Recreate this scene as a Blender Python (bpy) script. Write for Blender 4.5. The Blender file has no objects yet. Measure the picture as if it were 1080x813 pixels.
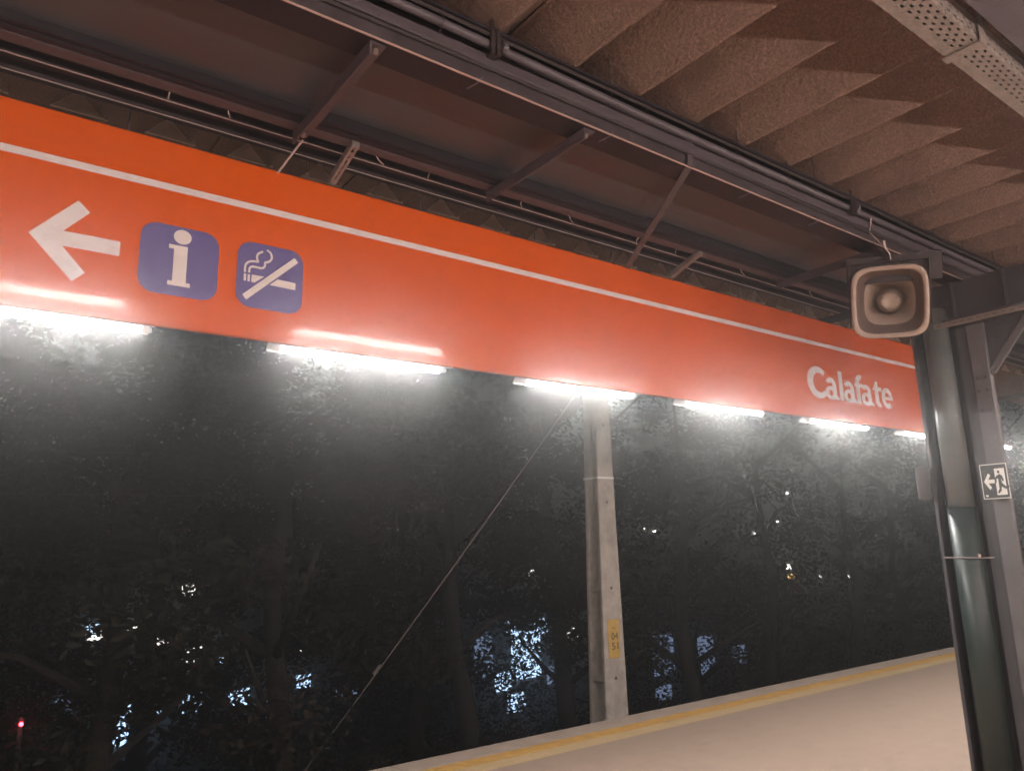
import bpy, bmesh, math, random
from mathutils import Vector, Matrix
random.seed(7)
sc = bpy.context.scene
C = sc.collection
H = 2.16                                  # camera height above the platform floor (held overhead)
DZ = H - 1.6

# ------------------------------------------------------------------ camera
Xa = Vector((0.80225393, 0.10468973, 0.58773182))   # platform axis  in (right, down, forward)
Ya = Vector((-0.5964356, 0.18270613, 0.78159007))   # across the platform, towards the track
Za = Vector((-0.02555775, -0.97757789, 0.20901739)) # up
cam_d = bpy.data.cameras.new('camera')
cam_d.sensor_width = 36.0
cam_d.lens = 36.0 * 800 / 1080
cam_d.clip_start = 0.05
cam_d.clip_end = 2000
cam = bpy.data.objects.new('camera', cam_d); C.objects.link(cam)
M = Matrix.Identity(4)
for r, a in enumerate((Xa, Ya, Za)):
    M[r][0] = a[0]; M[r][1] = -a[1]; M[r][2] = -a[2]
M[2][3] = H
cam.matrix_world = M
sc.camera = cam

# ------------------------------------------------------------------ night sky, faint sky-glow 'sun', exposure
w = bpy.data.worlds.new('World'); sc.world = w; w.use_nodes = True
nt = w.node_tree
sky = nt.nodes.new('ShaderNodeTexSky'); sky.sky_type = 'NISHITA'; sky.sun_disc = False
sky.sun_elevation = math.radians(12); sky.sun_rotation = math.radians(160)
bg = nt.nodes['Background']; bg.inputs[1].default_value = 0.0002
nt.links.new(sky.outputs[0], bg.inputs[0])
sd = bpy.data.lights.new('moon', 'SUN'); sd.energy = 0.002; sd.angle = math.radians(0.5); sd.color = (1, .93, .85)
so = bpy.data.objects.new('moon', sd); C.objects.link(so)
so.rotation_euler = (math.radians(78), 0, math.radians(20))
sc.view_settings.view_transform = 'Standard'; sc.view_settings.look = 'None'
sc.view_settings.exposure = 0.0; sc.view_settings.gamma = 1.0
sc.view_settings.use_curve_mapping = False
sc.cycles.use_denoising = True
sc.cycles.denoising_input_passes = 'RGB_ALBEDO'
sc.cycles.volume_bounces = 0
w.cycles.sampling_method = 'NONE'
sc.cycles.max_bounces = 6
sc.cycles.diffuse_bounces = 3
sc.cycles.glossy_bounces = 3
sc.cycles.sample_clamp_indirect = 4.0
sc.cycles.use_light_tree = True
sc.cycles.use_adaptive_sampling = False

LAMP_A = 46.0       # watts of each luminaire over the platform edge
LAMP_B = 330.0      # row over the other half of the platform
LAMP_C = 130.0       # row added high under the roof, to streak and light the sign
HAZE_D = 0.0125
HAZE_G = 0.915

# ------------------------------------------------------------------ helpers
def mat(name, col, rough=.6, metal=0.0, noise=0.0, nscale=8.0, bump=0.0, bscale=60.0, dirt=None, dscale=3.0, damount=.5, emit=None, estr=0, spec=.5, coat=0.0):
    m = bpy.data.materials.new(name); m.use_nodes = True
    t = m.node_tree; p = t.nodes['Principled BSDF']
    p.inputs['Base Color'].default_value = (*col, 1)
    p.inputs['Roughness'].default_value = rough
    p.inputs['Metallic'].default_value = metal
    p.inputs['Specular IOR Level'].default_value = spec
    p.inputs['Coat Weight'].default_value = coat
    tc = t.nodes.new('ShaderNodeTexCoord')
    geo = t.nodes.new('ShaderNodeNewGeometry')
    src = None
    if noise > 0:
        n = t.nodes.new('ShaderNodeTexNoise'); n.inputs['Scale'].default_value = nscale; n.inputs['Detail'].default_value = 7
        n.inputs['Roughness'].default_value = .65
        t.links.new(geo.outputs['Position'], n.inputs['Vector'])
        mr = t.nodes.new('ShaderNodeMapRange'); mr.inputs[1].default_value = .3; mr.inputs[2].default_value = .7
        mr.inputs[3].default_value = 1 - noise; mr.inputs[4].default_value = 1 + noise
        t.links.new(n.outputs[0], mr.inputs[0])
        mx = t.nodes.new('ShaderNodeMix'); mx.data_type = 'RGBA'; mx.blend_type = 'MULTIPLY'; mx.inputs[0].default_value = 1
        mx.inputs[6].default_value = (*col, 1)
        t.links.new(mr.outputs[0], mx.inputs[7])
        src = mx.outputs[2]
        rr = t.nodes.new('ShaderNodeMapRange'); rr.inputs[1].default_value = .3; rr.inputs[2].default_value = .7
        rr.inputs[3].default_value = max(.03, rough - .12); rr.inputs[4].default_value = min(1, rough + .12)
        if rough > .2:
            t.links.new(n.outputs[0], rr.inputs[0]); t.links.new(rr.outputs[0], p.inputs['Roughness'])
    if dirt is not None:
        n2 = t.nodes.new('ShaderNodeTexNoise'); n2.inputs['Scale'].default_value = dscale; n2.inputs['Detail'].default_value = 9
        n2.inputs['Roughness'].default_value = .7
        t.links.new(geo.outputs['Position'], n2.inputs['Vector'])
        m2 = t.nodes.new('ShaderNodeMapRange'); m2.inputs[1].default_value = .5; m2.inputs[2].default_value = .68
        m2.inputs[4].default_value = damount
        t.links.new(n2.outputs[0], m2.inputs[0])
        mx2 = t.nodes.new('ShaderNodeMix'); mx2.data_type = 'RGBA'
        t.links.new(m2.outputs[0], mx2.inputs[0])
        if src: t.links.new(src, mx2.inputs[6])
        else: mx2.inputs[6].default_value = (*col, 1)
        mx2.inputs[7].default_value = (*dirt, 1)
        src = mx2.outputs[2]
    if src: t.links.new(src, p.inputs['Base Color'])
    if bump > 0:
        nb = t.nodes.new('ShaderNodeTexNoise'); nb.inputs['Scale'].default_value = bscale; nb.inputs['Detail'].default_value = 4
        t.links.new(geo.outputs['Position'], nb.inputs['Vector'])
        b = t.nodes.new('ShaderNodeBump'); b.inputs['Strength'].default_value = bump; b.inputs['Distance'].default_value = .01
        t.links.new(nb.outputs[0], b.inputs['Height']); t.links.new(b.outputs[0], p.inputs['Normal'])
    if emit is not None:
        p.inputs['Emission Color'].default_value = (*emit, 1); p.inputs['Emission Strength'].default_value = estr
    return m

class MB:
    """collects shapes, then links them as one mesh object"""
    def __init__(s): s.v = []; s.f = []
    def add(s, vs, fs):
        o = len(s.v); s.v += [tuple(v) for v in vs]; s.f += [tuple(i + o for i in f) for f in fs]; return s
    def box(s, x0, x1, y0, y1, z0, z1):
        return s.add([(x0,y0,z0),(x1,y0,z0),(x1,y1,z0),(x0,y1,z0),(x0,y0,z1),(x1,y0,z1),(x1,y1,z1),(x0,y1,z1)],
                     [(0,3,2,1),(4,5,6,7),(0,1,5,4),(1,2,6,5),(2,3,7,6),(3,0,4,7)])
    def tube(s, pts, rad, n=10, cap=True):
        pts = [Vector(p) for p in pts]
        if not hasattr(rad, '__len__'): rad = [rad] * len(pts)
        rings = []; vs = []; fs = []
        up = None
        for i, p in enumerate(pts):
            d = (pts[min(i+1, len(pts)-1)] - pts[max(i-1, 0)]).normalized()
            if up is None: up = Vector((0,0,1)) if abs(d.z) < .9 else Vector((1,0,0))
            a = (up - d * up.dot(d)).normalized(); b = d.cross(a); up = a
            for k in range(n):
                t = 2*math.pi*k/n
                vs.append(p + (a*math.cos(t) + b*math.sin(t))*rad[i])
        for i in range(len(pts)-1):
            for k in range(n):
                k2 = (k+1) % n
                fs.append((i*n+k, i*n+k2, (i+1)*n+k2, (i+1)*n+k))
        if cap:
            fs.append(tuple(range(n-1, -1, -1))); fs.append(tuple((len(pts)-1)*n+k for k in range(n)))
        return s.add(vs, fs)
    def bar(s, a, b, wd, th, nrm):
        """flat bar from a to b; wd wide, th thick along nrm"""
        a = Vector(a); b = Vector(b); d = (b-a).normalized(); n = Vector(nrm); n = (n - d*n.dot(d)).normalized(); q = d.cross(n)
        vs = []
        for p in (a, b):
            for (i, j) in ((-1,-1),(1,-1),(1,1),(-1,1)): vs.append(p + q*wd/2*i + n*th/2*j)
        return s.add(vs, [(0,3,2,1),(4,5,6,7),(0,1,5,4),(1,2,6,5),(2,3,7,6),(3,0,4,7)])
    def prism(s, poly, o, u, v, n, th):
        """2-D polygon in the frame (o; u, v), extruded th along n"""
        o = Vector(o); u = Vector(u); v = Vector(v); n = Vector(n); k = len(poly)
        a = [o + u*p[0] + v*p[1] for p in poly]; b = [q + n*th for q in a]
        fs = [tuple(range(k-1, -1, -1)), tuple(range(k, 2*k))]
        fs += [(i, (i+1) % k, k+(i+1) % k, k+i) for i in range(k)]
        return s.add(a+b, fs)
    def mesh(s, name, m=None, smooth=False):
        me = bpy.data.meshes.new(name); me.from_pydata(s.v, [], s.f); me.validate()
        bm = bmesh.new(); bm.from_mesh(me); bmesh.ops.recalc_face_normals(bm, faces=bm.faces); bm.to_mesh(me); bm.free()
        if m: me.materials.append(m)
        if smooth:
            for p in me.polygons: p.use_smooth = True
        return me
    def build(s, name, m=None, parent=None, smooth=False, bevel=0.0):
        return link(name, s.mesh(name, m, smooth), parent, bevel)

def link(name, me, parent=None, bevel=0.0):
    o = bpy.data.objects.new(name, me); C.objects.link(o)
    if parent: o.parent = parent
    if bevel > 0:
        b = o.modifiers.new('bevel', 'BEVEL'); b.width = bevel; b.segments = 2; b.limit_method = 'ANGLE'; b.angle_limit = math.radians(40)
    return o
def tag(o, label=None, cat=None, group=None, kind=None):
    if label: o['label'] = label
    if cat: o['category'] = cat
    if group: o['group'] = group
    if kind: o['kind'] = kind
    return o
def thing(name, label, cat, group=None, loc=(0,0,0)):
    o = bpy.data.objects.new(name, None); o.empty_display_size = .1; C.objects.link(o); o.location = loc
    return tag(o, label, cat, group)

# ------------------------------------------------------------------ materials
m_floor = mat('platform_concrete', (.325,.238,.182), .75, noise=.10, nscale=9, bump=.2, bscale=70, dirt=(.26,.185,.145), dscale=4.5, damount=.55)
t = m_floor.node_tree; p = t.nodes['Principled BSDF']     # scuffs dragged along the platform
src = p.inputs['Base Color'].links[0].from_socket
g_ = t.nodes.new('ShaderNodeNewGeometry'); mp_ = t.nodes.new('ShaderNodeMapping'); mp_.inputs['Scale'].default_value = (1.1, 7.0, 1.0); mp_.inputs['Rotation'].default_value = (0, 0, .35)
n_ = t.nodes.new('ShaderNodeTexNoise'); n_.inputs['Scale'].default_value = 1.6; n_.inputs['Detail'].default_value = 8; n_.inputs['Roughness'].default_value = .75
r_ = t.nodes.new('ShaderNodeMapRange'); r_.inputs[1].default_value = .58; r_.inputs[2].default_value = .72; r_.inputs[4].default_value = .5
x_ = t.nodes.new('ShaderNodeMix'); x_.data_type = 'RGBA'; x_.inputs[7].default_value = (.15, .11, .085, 1)
t.links.new(g_.outputs['Position'], mp_.inputs['Vector']); t.links.new(mp_.outputs[0], n_.inputs['Vector']); t.links.new(n_.outputs[0], r_.inputs[0])
t.links.new(r_.outputs[0], x_.inputs[0]); t.links.new(src, x_.inputs[6]); t.links.new(x_.outputs[2], p.inputs['Base Color'])
m_edge = mat('edge_concrete', (.40,.315,.255), .8, noise=.12, nscale=4, bump=.15, bscale=70)
m_yellow = mat('tactile_yellow', (.52,.30,.085), .6, noise=.18, nscale=9, dirt=(.38,.27,.16), dscale=8, damount=.6)
m_wall = mat('platform_wall', (.10,.09,.085), .9, noise=.2)
m_ground = mat('soil', (.035,.028,.022), .95, noise=.3, nscale=1.5, bump=.4, bscale=9)
m_ballast = mat('ballast', (.05,.045,.04), .95, noise=.35, nscale=20, bump=.6, bscale=25)
m_rail = mat('rail_steel', (.20,.15,.12), .45, metal=.8, noise=.2)
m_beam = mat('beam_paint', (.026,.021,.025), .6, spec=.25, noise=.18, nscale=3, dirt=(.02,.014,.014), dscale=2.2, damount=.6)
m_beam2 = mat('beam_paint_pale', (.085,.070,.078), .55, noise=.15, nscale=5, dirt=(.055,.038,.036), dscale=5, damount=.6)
m_tray_dark = mat('channel_paint', (.042,.027,.029), .5, noise=.15, nscale=4)
m_lip = mat('channel_lip', (.55,.42,.38), .4, metal=.3)
m_panel = mat('gutter_sheet', (.066,.072,.080), .5, noise=.16, nscale=1.6, dirt=(.075,.06,.055), dscale=1.1, damount=.6)
m_conduit = mat('conduit_paint', (.10,.085,.095), .4, noise=.1, nscale=6)
m_wire = mat('tie_wire', (.05,.04,.04), .5)
m_galv = mat('galvanised', (.30,.25,.22), .45, metal=.35, noise=.16, nscale=14, dirt=(.22,.16,.13), dscale=22, damount=.55, bump=.05, bscale=120)
m_strut = mat('strut_zinc', (.30,.25,.24), .45, metal=.4, noise=.12, nscale=10)
m_orange = mat('sign_orange', (.66,.092,.001), .055, noise=.03, nscale=2, spec=.3, bump=.006, bscale=200)
m_white = mat('vinyl_white', (.74,.66,.63), .3, noise=.03, nscale=6)
m_blue = mat('vinyl_blue', (.12,.095,.27), .3)
m_back = mat('sign_back', (.25,.24,.23), .6)
m_housing = mat('luminaire_housing', (.62,.60,.58), .4)
m_clear = mat('luminaire_cover_end', (.75,.75,.75), .25)
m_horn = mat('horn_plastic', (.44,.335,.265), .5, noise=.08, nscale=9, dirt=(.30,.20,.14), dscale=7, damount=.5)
m_hornin = mat('horn_inner_shaded', (.16,.11,.088), .55, noise=.1, nscale=9, dirt=(.15,.10,.08), dscale=5, damount=.6)  # same horn, darkened to put the shade inside it into the colour
m_bracket = mat('bracket_dark', (.035,.023,.022), .6, noise=.2, nscale=8, dirt=(.07,.036,.026), dscale=10, damount=.5)
m_flange = mat('column_paint', (.118,.112,.113), .5, noise=.12, nscale=5, dirt=(.14,.11,.10), dscale=4, damount=.5)
m_coldark = mat('column_web', (.06,.057,.06), .5, noise=.15, nscale=4)
m_pipe = mat('pipe_grey', (.125,.138,.134), .4, noise=.12, nscale=7, dirt=(.22,.15,.10), dscale=5, damount=.6)
m_green = mat('pipe_green', (.024,.036,.033), .45, noise=.12, nscale=7)
m_black = mat('exit_black', (.03,.032,.03), .4)
m_lum = mat('exit_white', (.72,.70,.64), .5)
m_concrete = mat('post_concrete', (.38,.335,.295), .85, noise=.2, nscale=7, bump=.25, bscale=60, dirt=(.20,.175,.15), dscale=4, damount=.55)
m_plate = mat('post_plate', (.50,.32,.09), .5, noise=.1, nscale=14, dirt=(.35,.25,.12), dscale=20, damount=.4)
m_bark = mat('bark', (.022,.017,.013), .95, noise=.3, nscale=7, bump=.6, bscale=20)
m_strapw = mat('strap_white', (.75,.72,.68), .4)

def leaf_mat(name, col):
    m = mat(name, col, .75, noise=.25, nscale=1.3, spec=.2)
    t = m.node_tree; p = t.nodes['Principled BSDF']
    p.inputs['Transmission Weight'].default_value = 0
    return m
m_leaf = [leaf_mat('leaf_dark', (.014,.015,.009)), leaf_mat('leaf_olive', (.018,.016,.010)), leaf_mat('leaf_brown', (.022,.016,.012))]

def emis(name, col, s, sample=True):
    m = bpy.data.materials.new(name); m.use_nodes = True; t = m.node_tree
    t.nodes.remove(t.nodes['Principled BSDF'])
    e = t.nodes.new('ShaderNodeEmission'); e.inputs[0].default_value = (*col, 1); e.inputs[1].default_value = s
    t.links.new(e.outputs[0], t.nodes['Material Output'].inputs[0])
    if not sample: m.cycles.emission_sampling = 'NONE'
    return m
m_tubeA = emis('tube_lit_cool', (1.0, .965, .93), 9.0, False)
m_tubeB = emis('tube_lit_warm', (1.0, .82, .75), LAMP_B)
m_tubeC = emis('tube_lit_high', (1.0, .84, .77), LAMP_C)

# roof sheet: fibre-cement with a fine woven grain
m_roof = mat('roof_sheet_fibre', (.225,.142,.108), .85, noise=.5, nscale=70.0, dirt=(.11,.07,.056), dscale=1.6, damount=.55)
t = m_roof.node_tree; p = t.nodes['Principled BSDF']
geo = t.nodes.new('ShaderNodeNewGeometry')
b = t.nodes.new('ShaderNodeBump'); b.inputs['Strength'].default_value = .8; b.inputs['Distance'].default_value = .008
w1 = t.nodes.new('ShaderNodeTexVoronoi'); w1.inputs['Scale'].default_value = 55
n1 = t.nodes.new('ShaderNodeTexNoise'); n1.inputs['Scale'].default_value = 85; n1.inputs['Detail'].default_value = 4
ad = t.nodes.new('ShaderNodeMath'); ad.operation = 'ADD'
mp = t.nodes.new('ShaderNodeMapping'); mp.inputs['Scale'].default_value = (1.0, .55, 1.0)
t.links.new(geo.outputs['Position'], mp.inputs['Vector'])
for nd in (w1, n1): t.links.new(mp.outputs[0], nd.inputs['Vector'])
t.links.new(w1.outputs['Distance'], ad.inputs[0]); t.links.new(n1.outputs[0], ad.inputs[1])
t.links.new(ad.outputs[0], b.inputs['Height']); t.links.new(b.outputs[0], p.inputs['Normal'])

# ================================================================== THE SETTING
def zg(x, y):
    def sm(a, b, t):
        t = min(1, max(0, (t-a)/(b-a))); return t*t*(3-2*t)
    z = -1.3
    z -= .30 * min(20, max(0, y-11.3))
    z += 36 * sm(52, 130, y) * (0.55 + .45*sm(-20, 120, x))
    return z
vs = []; fs = []
xs = [-260, -120, -60, -30, -15, -5] + [i*5 for i in range(0, 30)] + [160, 200, 260, 400]
ys = [-200, -60, -20, -8, -2.4, 0, 3, 5.5, 8, 9.2, 10, 11.3, 12, 13, 14, 15.5, 17, 18.5, 20] + [22+2*i for i in range(0, 12)] + [50, 56, 62, 70, 80, 90, 100, 115, 130, 150, 200, 300]
for yy in ys:
    for xx in xs: vs.append((xx, yy, zg(xx, yy) + (random.uniform(-.12,.12) if yy > 11 else 0)))
nx = len(xs)
for j in range(len(ys)-1):
    for i in range(nx-1): fs.append((j*nx+i, j*nx+i+1, (j+1)*nx+i+1, (j+1)*nx+i))
tag(MB().add(vs, fs).build('ground', m_ground, smooth=True), kind='structure')

# platform: a slab with an edge coping of its own, laid with tactile tiles
plat = MB().box(-14, 60, -3.4, 6.75, -1.3, 0).build('platform', m_floor); tag(plat, kind='structure')
MB().box(-14, 60, 6.75, 7.46, -1.3, -.012).build('platform_bed', m_wall, plat)
xx = -2.0; k = 0
cop = MB().box(0, 1.994, 7.207, 7.565, -.16, .0).mesh('edge_slab', m_edge)
while xx < 34:
    o = link('edge_slab', cop, plat, .006); o.location = (xx, random.uniform(-.002,.002), random.uniform(-.0015,.0015)); xx += 2.0
MB().box(-14, 60, 7.46, 7.51, -1.3, -.16).build('platform_wall', m_wall, plat)
# tactile tiles 0.225 m with 4 x 4 domes, two rows
tm = MB().box(0.001, .2245, 6.752, 6.976, -.012, .002)
for i in range(4):
    for j in range(4):
        cx, cy = .028+.056*i, 6.780+.056*j
        ring = [(cx+.017*math.cos(a*math.pi/3), cy+.017*math.sin(a*math.pi/3), .002) for a in range(6)]
        top = [(cx+.010*math.cos(a*math.pi/3), cy+.010*math.sin(a*math.pi/3), .0075) for a in range(6)]
        tm.add(ring+top, [(a, (a+1) % 6, 6+(a+1) % 6, 6+a) for a in range(6)] + [tuple(range(6, 12))])
tmesh = tm.mesh('tactile_tile', m_yellow)
m_yellow2 = mat('tactile_yellow_worn', (.47,.335,.18), .65, noise=.15, nscale=9, dirt=(.40,.30,.21), dscale=9, damount=.8)
tmesh2 = tmesh.copy(); tmesh2.materials.clear(); tmesh2.materials.append(m_yellow2)
for r_ in (0, 1):
    for i in range(135):
        o = link('tactile_tile', tmesh if r_ else tmesh2, plat); o.location = (1.6 + i*.2257, r_*.2265, random.uniform(-.001, .001))

# track in front of the platform
tb = MB()
tb.add([(-40,8.0,-1.29),(90,8.0,-1.29),(90,8.8,-1.14),(-40,8.8,-1.14),(90,11.0,-1.14),(-40,11.0,-1.14),(90,11.5,-1.36),(-40,11.5,-1.36)],
       [(0,1,2,3),(3,2,4,5),(5,4,6,7)])
track = tb.build('track_bed', m_ballast); tag(track, kind='structure')
for ry in (9.1, 10.7):
    MB().box(-40, 90, ry-.07, ry+.07, -1.13, -1.115).box(-40, 90, ry-.012, ry+.012, -1.115, -1.01).box(-40, 90, ry-.035, ry+.035, -1.01, -.98).build('rail', m_rail, track)
sl = MB().box(-.12, .12, 8.7, 11.1, -1.2, -1.131).mesh('sleeper', m_concrete)
for i in range(60):
    o = link('sleeper', sl, track); o.location = (-6 + i*.65, 0, 0)

# ================================================================== CANOPY
ROOFZ = 2.7 + H
roof = thing('canopy_roof', 'brown folded-plate canopy roof above the platform', 'roof')
fl, amp, per = .010, .25, .526
prof = [(-per/2-.004, amp), (-per/2+.012, amp), (-fl, 0), (fl, 0), (per/2-.012, amp), (per/2+.004, amp)]
vs = []
Y0, Y1 = -3.4, 6.3
for (px, pz) in prof: vs += [(px, Y0, pz), (px, Y1, pz), (px, Y1, pz+.008), (px, Y0, pz+.008)]
fs = []
for i in range(len(prof)-1):
    a, b2 = 4*i, 4*i+4
    fs += [(a, a+1, b2+1, b2), (a+3, b2+3, b2+2, a+2), (a, b2, b2+3, a+3), (a+1, a+2, b2+2, b2+1)]
rs = MB().add(vs, fs).mesh('roof_sheet', m_roof)
for i in range(-10, 62):
    o = link('roof_sheet', rs, roof)
    o.location = (2.662 + per*i + random.uniform(-.006,.006), 0, ROOFZ + random.uniform(-.006, .006) + (.003 if i % 2 else 0))
    o.rotation_euler = (random.uniform(-.0015,.0015), random.uniform(-.012,.012), random.uniform(-.0015,.0015))

XA, XB = -4.0, 36.0
m_closure = mat('closure_board', (.82,.64,.53), .85, noise=.15, nscale=6, dirt=(.55,.41,.33), dscale=3, damount=.5)
cl = MB().prism([(-.285,.0),(.03,.0),(-.045,.225),(-.065,.225)], (0,4.95,0), (1,0,0), (0,0,1), (0,1,0), .012).mesh('eave_closure', m_closure)
for i in range(-8, 50):
    o = link('eave_closure', cl, roof); o.location = (2.662 + per*i + random.uniform(-.008,.008), random.uniform(-.01,.01), ROOFZ-.012+random.uniform(-.004,.004))
gird = thing('canopy_girder', 'dark twin-beam girder with grey gutter sheets running along the platform', 'girder')
# near beam: C section with rolled upper edge
nb = MB()
pf = [(2.92,2.40),(2.92,2.545),(2.935,2.57),(2.96,2.58),(3.10,2.58),(3.10,2.40)]
vs = [(XA,y,z+H) for y,z in pf] + [(XB,y,z+H) for y,z in pf]; k = len(pf)
nb.add(vs, [tuple(range(k)), tuple(range(2*k-1, k-1, -1))] + [(i,(i+1)%k,k+(i+1)%k,k+i) for i in range(k)])
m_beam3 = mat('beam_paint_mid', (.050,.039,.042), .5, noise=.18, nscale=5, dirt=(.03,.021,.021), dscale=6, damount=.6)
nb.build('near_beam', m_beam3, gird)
MB().box(XA, XB, 2.904, 2.9185, 2.500+H, 2.566+H).build('beam_lit_edge', m_beam2, gird, bevel=.006)  # pale strip: light on the rolled top edge put into colour
MB().box(XA, XB, 2.925, 3.095, 2.396+H, 2.399+H).build('beam_shade_strip', m_beam, gird)  # thin dark sheet: shade under the beam put into colour
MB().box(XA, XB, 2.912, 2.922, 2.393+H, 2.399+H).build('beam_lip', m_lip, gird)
# recessed gutter wall above the near beam and the ledge under the roof
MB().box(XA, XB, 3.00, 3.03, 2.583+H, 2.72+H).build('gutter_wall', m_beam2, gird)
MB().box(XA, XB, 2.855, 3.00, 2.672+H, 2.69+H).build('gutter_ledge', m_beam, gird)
gp = MB().box(0, 2.715, 3.105, 3.79, 2.50+H, 2.512+H).mesh('gutter_sheet', m_panel)
xx = -3.95
while xx < 33:
    o = link('gutter_sheet', gp, gird); o.location = (xx, 0, random.uniform(-.004,.004)); o.rotation_euler = (random.uniform(-.004,.004), 0, 0); xx += 2.72
MB().box(XA, XB, 3.105, 3.135, 2.47+H, 2.494+H).build('sheet_edge', m_beam2, gird)
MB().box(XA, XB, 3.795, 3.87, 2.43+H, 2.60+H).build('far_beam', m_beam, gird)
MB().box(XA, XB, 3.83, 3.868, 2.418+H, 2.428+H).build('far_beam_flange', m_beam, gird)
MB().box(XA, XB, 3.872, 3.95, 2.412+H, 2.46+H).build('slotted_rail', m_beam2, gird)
for cx in (1.42, 2.79, 6.12, 9.1, 12.3, 15.5):   # angle irons bridging the two beams
    c = MB()
    c.box(cx-.005, cx+.005, 2.94, 3.94, 2.318+H, 2.392+H).box(cx+.005, cx+.08, 2.94, 3.94, 2.382+H, 2.392+H)
    o = c.build('cross_angle', m_beam2, gird)
    MB().tube([(cx+.045, 2.98, 2.36+H), (cx+.045, 2.98, 2.43+H)], .014, 6).build('bolt', m_strut, o)
    MB().tube([(cx+.045, 3.90, 2.36+H), (cx+.045, 3.90, 2.43+H)], .014, 6).build('bolt', m_strut, o)
for cx in (.75, 1.05, 1.95, 2.35, 3.1, 3.55, 4.3, 4.75, 5.6, 6.7):   # stubs of tie wire below the slotted rail
    a = random.uniform(-.03,.03)
    MB().tube([(cx, 3.95, 2.43+H), (cx+a, 3.965, 2.40+H), (cx+a*2, 3.955, 2.372+H)], .004, 5).build('tie_wire', m_lip, gird)
for cx in (2.05, 3.0, 4.35, 5.2):
    MB().tube([(cx, 2.91, 2.42+H), (cx-.02, 2.93, 2.39+H), (cx-.05, 2.99, 2.375+H)], .004, 5).build('tie_wire', m_conduit, gird)

for (y0, lab) in ((4.06, 'dark channel nearest the girder, running above the orange sign'), (4.215, 'dark channel just above the top edge of the orange sign')):
    ch = thing('cable_channel', lab, 'cable channel')
    MB().box(XA, XB, y0, y0+.05, 2.425+H, 2.60+H).build('channel_body', m_tray_dark, ch)
    MB().box(XA, XB, y0-.007, y0-.001, 2.417+H, 2.4225+H).build('channel_lip', m_lip, ch)  # pale strip: light caught by the lower lip put into colour

# conduit in front of the gutter wall with clamps and tie wires
con = thing('conduit', 'painted conduit pipe running along the near side of the girder', 'pipe')
MB().tube([(XA, 2.895, 2.628+H), (1.5, 2.893, 2.622+H), (3.3, 2.888, 2.595+H), (5.5, 2.892, 2.60+H), (XB, 2.89, 2.61+H)], .024, 12).build('pipe', m_conduit, con, smooth=True)
for (y_, z_, r_, lab) in ((2.868, 2.655, .010, 'thin dark cable strapped above the conduit on the girder'), (2.905, 2.478, .009, 'thin dark cable along the lower face of the near girder beam')):
    cb = thing('cable', lab, 'cable')
    MB().tube([(XA + k*1.25, y_ + random.uniform(-.004,.004), z_+H + random.uniform(-.007,.007)) for k in range(33)], r_, 6).build('sheath', m_wire, cb)
for cx in (2.10, 5.62):
    o = MB().box(cx-.032, cx-.012, 2.850, 2.864, 2.535+H, 2.735+H).box(cx+.006, cx+.026, 2.850, 2.864, 2.535+H, 2.70+H).box(cx-.03, cx+.026, 2.8645, 2.903, 2.537+H, 2.552+H).build('clamp_post', m_bracket, con)
    MB().tube([(cx+.045, 2.865, 2.61+H), (cx+.075, 2.865, 2.61+H)], .03, 10).build('clamp_ring', m_conduit, o)
for cx in (.78, 1.35, 1.78, 2.1, 2.95, 3.25, 4.15, 4.75, 5.1, 6.4, 7.0, 7.6, 8.3, 9.2):
    a = random.uniform(-.03, .03)
    MB().tube([(cx-.02+a, 2.86, 2.86+H), (cx, 2.862, 2.66+H), (cx, 2.862, 2.60+H), (cx, 2.915, 2.55+H), (cx-.01, 2.915, 2.47+H)], .0045, 5).build('tie_wire', m_wire, con)

# hangers of the sign
def perf(mb, o, u, v, n, L, rows, pitch, hole, off=0.0):
    """sheet of length L along u with rows [(v0, v1, has_holes)], holes cut as real openings"""
    o = Vector(o); u = Vector(u); v = Vector(v)
    q = lambda a, b: o + u*a + v*b
    for (r, (v0, v1, hol)) in enumerate(rows):
        if not hol:
            mb.add([q(0,v0), q(L,v0), q(L,v1), q(0,v1)], [(0,1,2,3)]); continue
        s0 = 0.0; a = off + (pitch/2 if hol == 2 else 0)
        while a < L - hole:
            if a > s0: mb.add([q(s0,v0), q(a,v0), q(a,v1), q(s0,v1)], [(0,1,2,3)])
            s0 = a + hole; a += pitch
        mb.add([q(s0,v0), q(L,v0), q(L,v1), q(s0,v1)], [(0,1,2,3)])
    return mb
def solid(o, th=.003):
    s = o.modifiers.new('solid', 'SOLIDIFY'); s.thickness = th; s.offset = 0; return o
def strut(cx, y0, y1, z, lab, drop=0.0):
    s = thing('slotted_strut', lab, 'strut')
    d = Vector((0, y1-y0, -drop)); L = d.length; d.normalize()
    p = MB(); perf(p, (cx-.02, y0, z+H), d, (1,0,0), None, L, [(0,.013,0),(.013,.027,1),(.027,.04,0)], .05, .03, .02)
    solid(p.build('slotted_face', m_galv, s))
    p = MB()
    for sx in (-.0225, .0225):
        p.bar(Vector((cx+sx, y0, z+H+.022)), Vector((cx+sx, y1, z+H+.022-drop)), .04, .003, (1,0,0))
    p.build('side_flange', m_strut, s)
    MB().box(cx-.024, cx+.024, y0-.012, y0-.002, z+H-.01, z+H+.05).build('end_plate', m_strut, s)
    return s
strut(1.78, 3.88, 4.21, 2.385, 'slotted steel strut above the no-smoking pictogram, reaching from girder to sign', .10)
strut(4.95, 3.88, 4.21, 2.385, 'slotted steel strut above the middle of the sign, right of the hanger strap', .10)
strut(8.2, 3.88, 4.21, 2.385, 'slotted steel strut above the station name end of the sign', .10)
hs = thing('hanger_strap', 'flat steel strap bent over the girder and down to the orange sign', 'strap')
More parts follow.
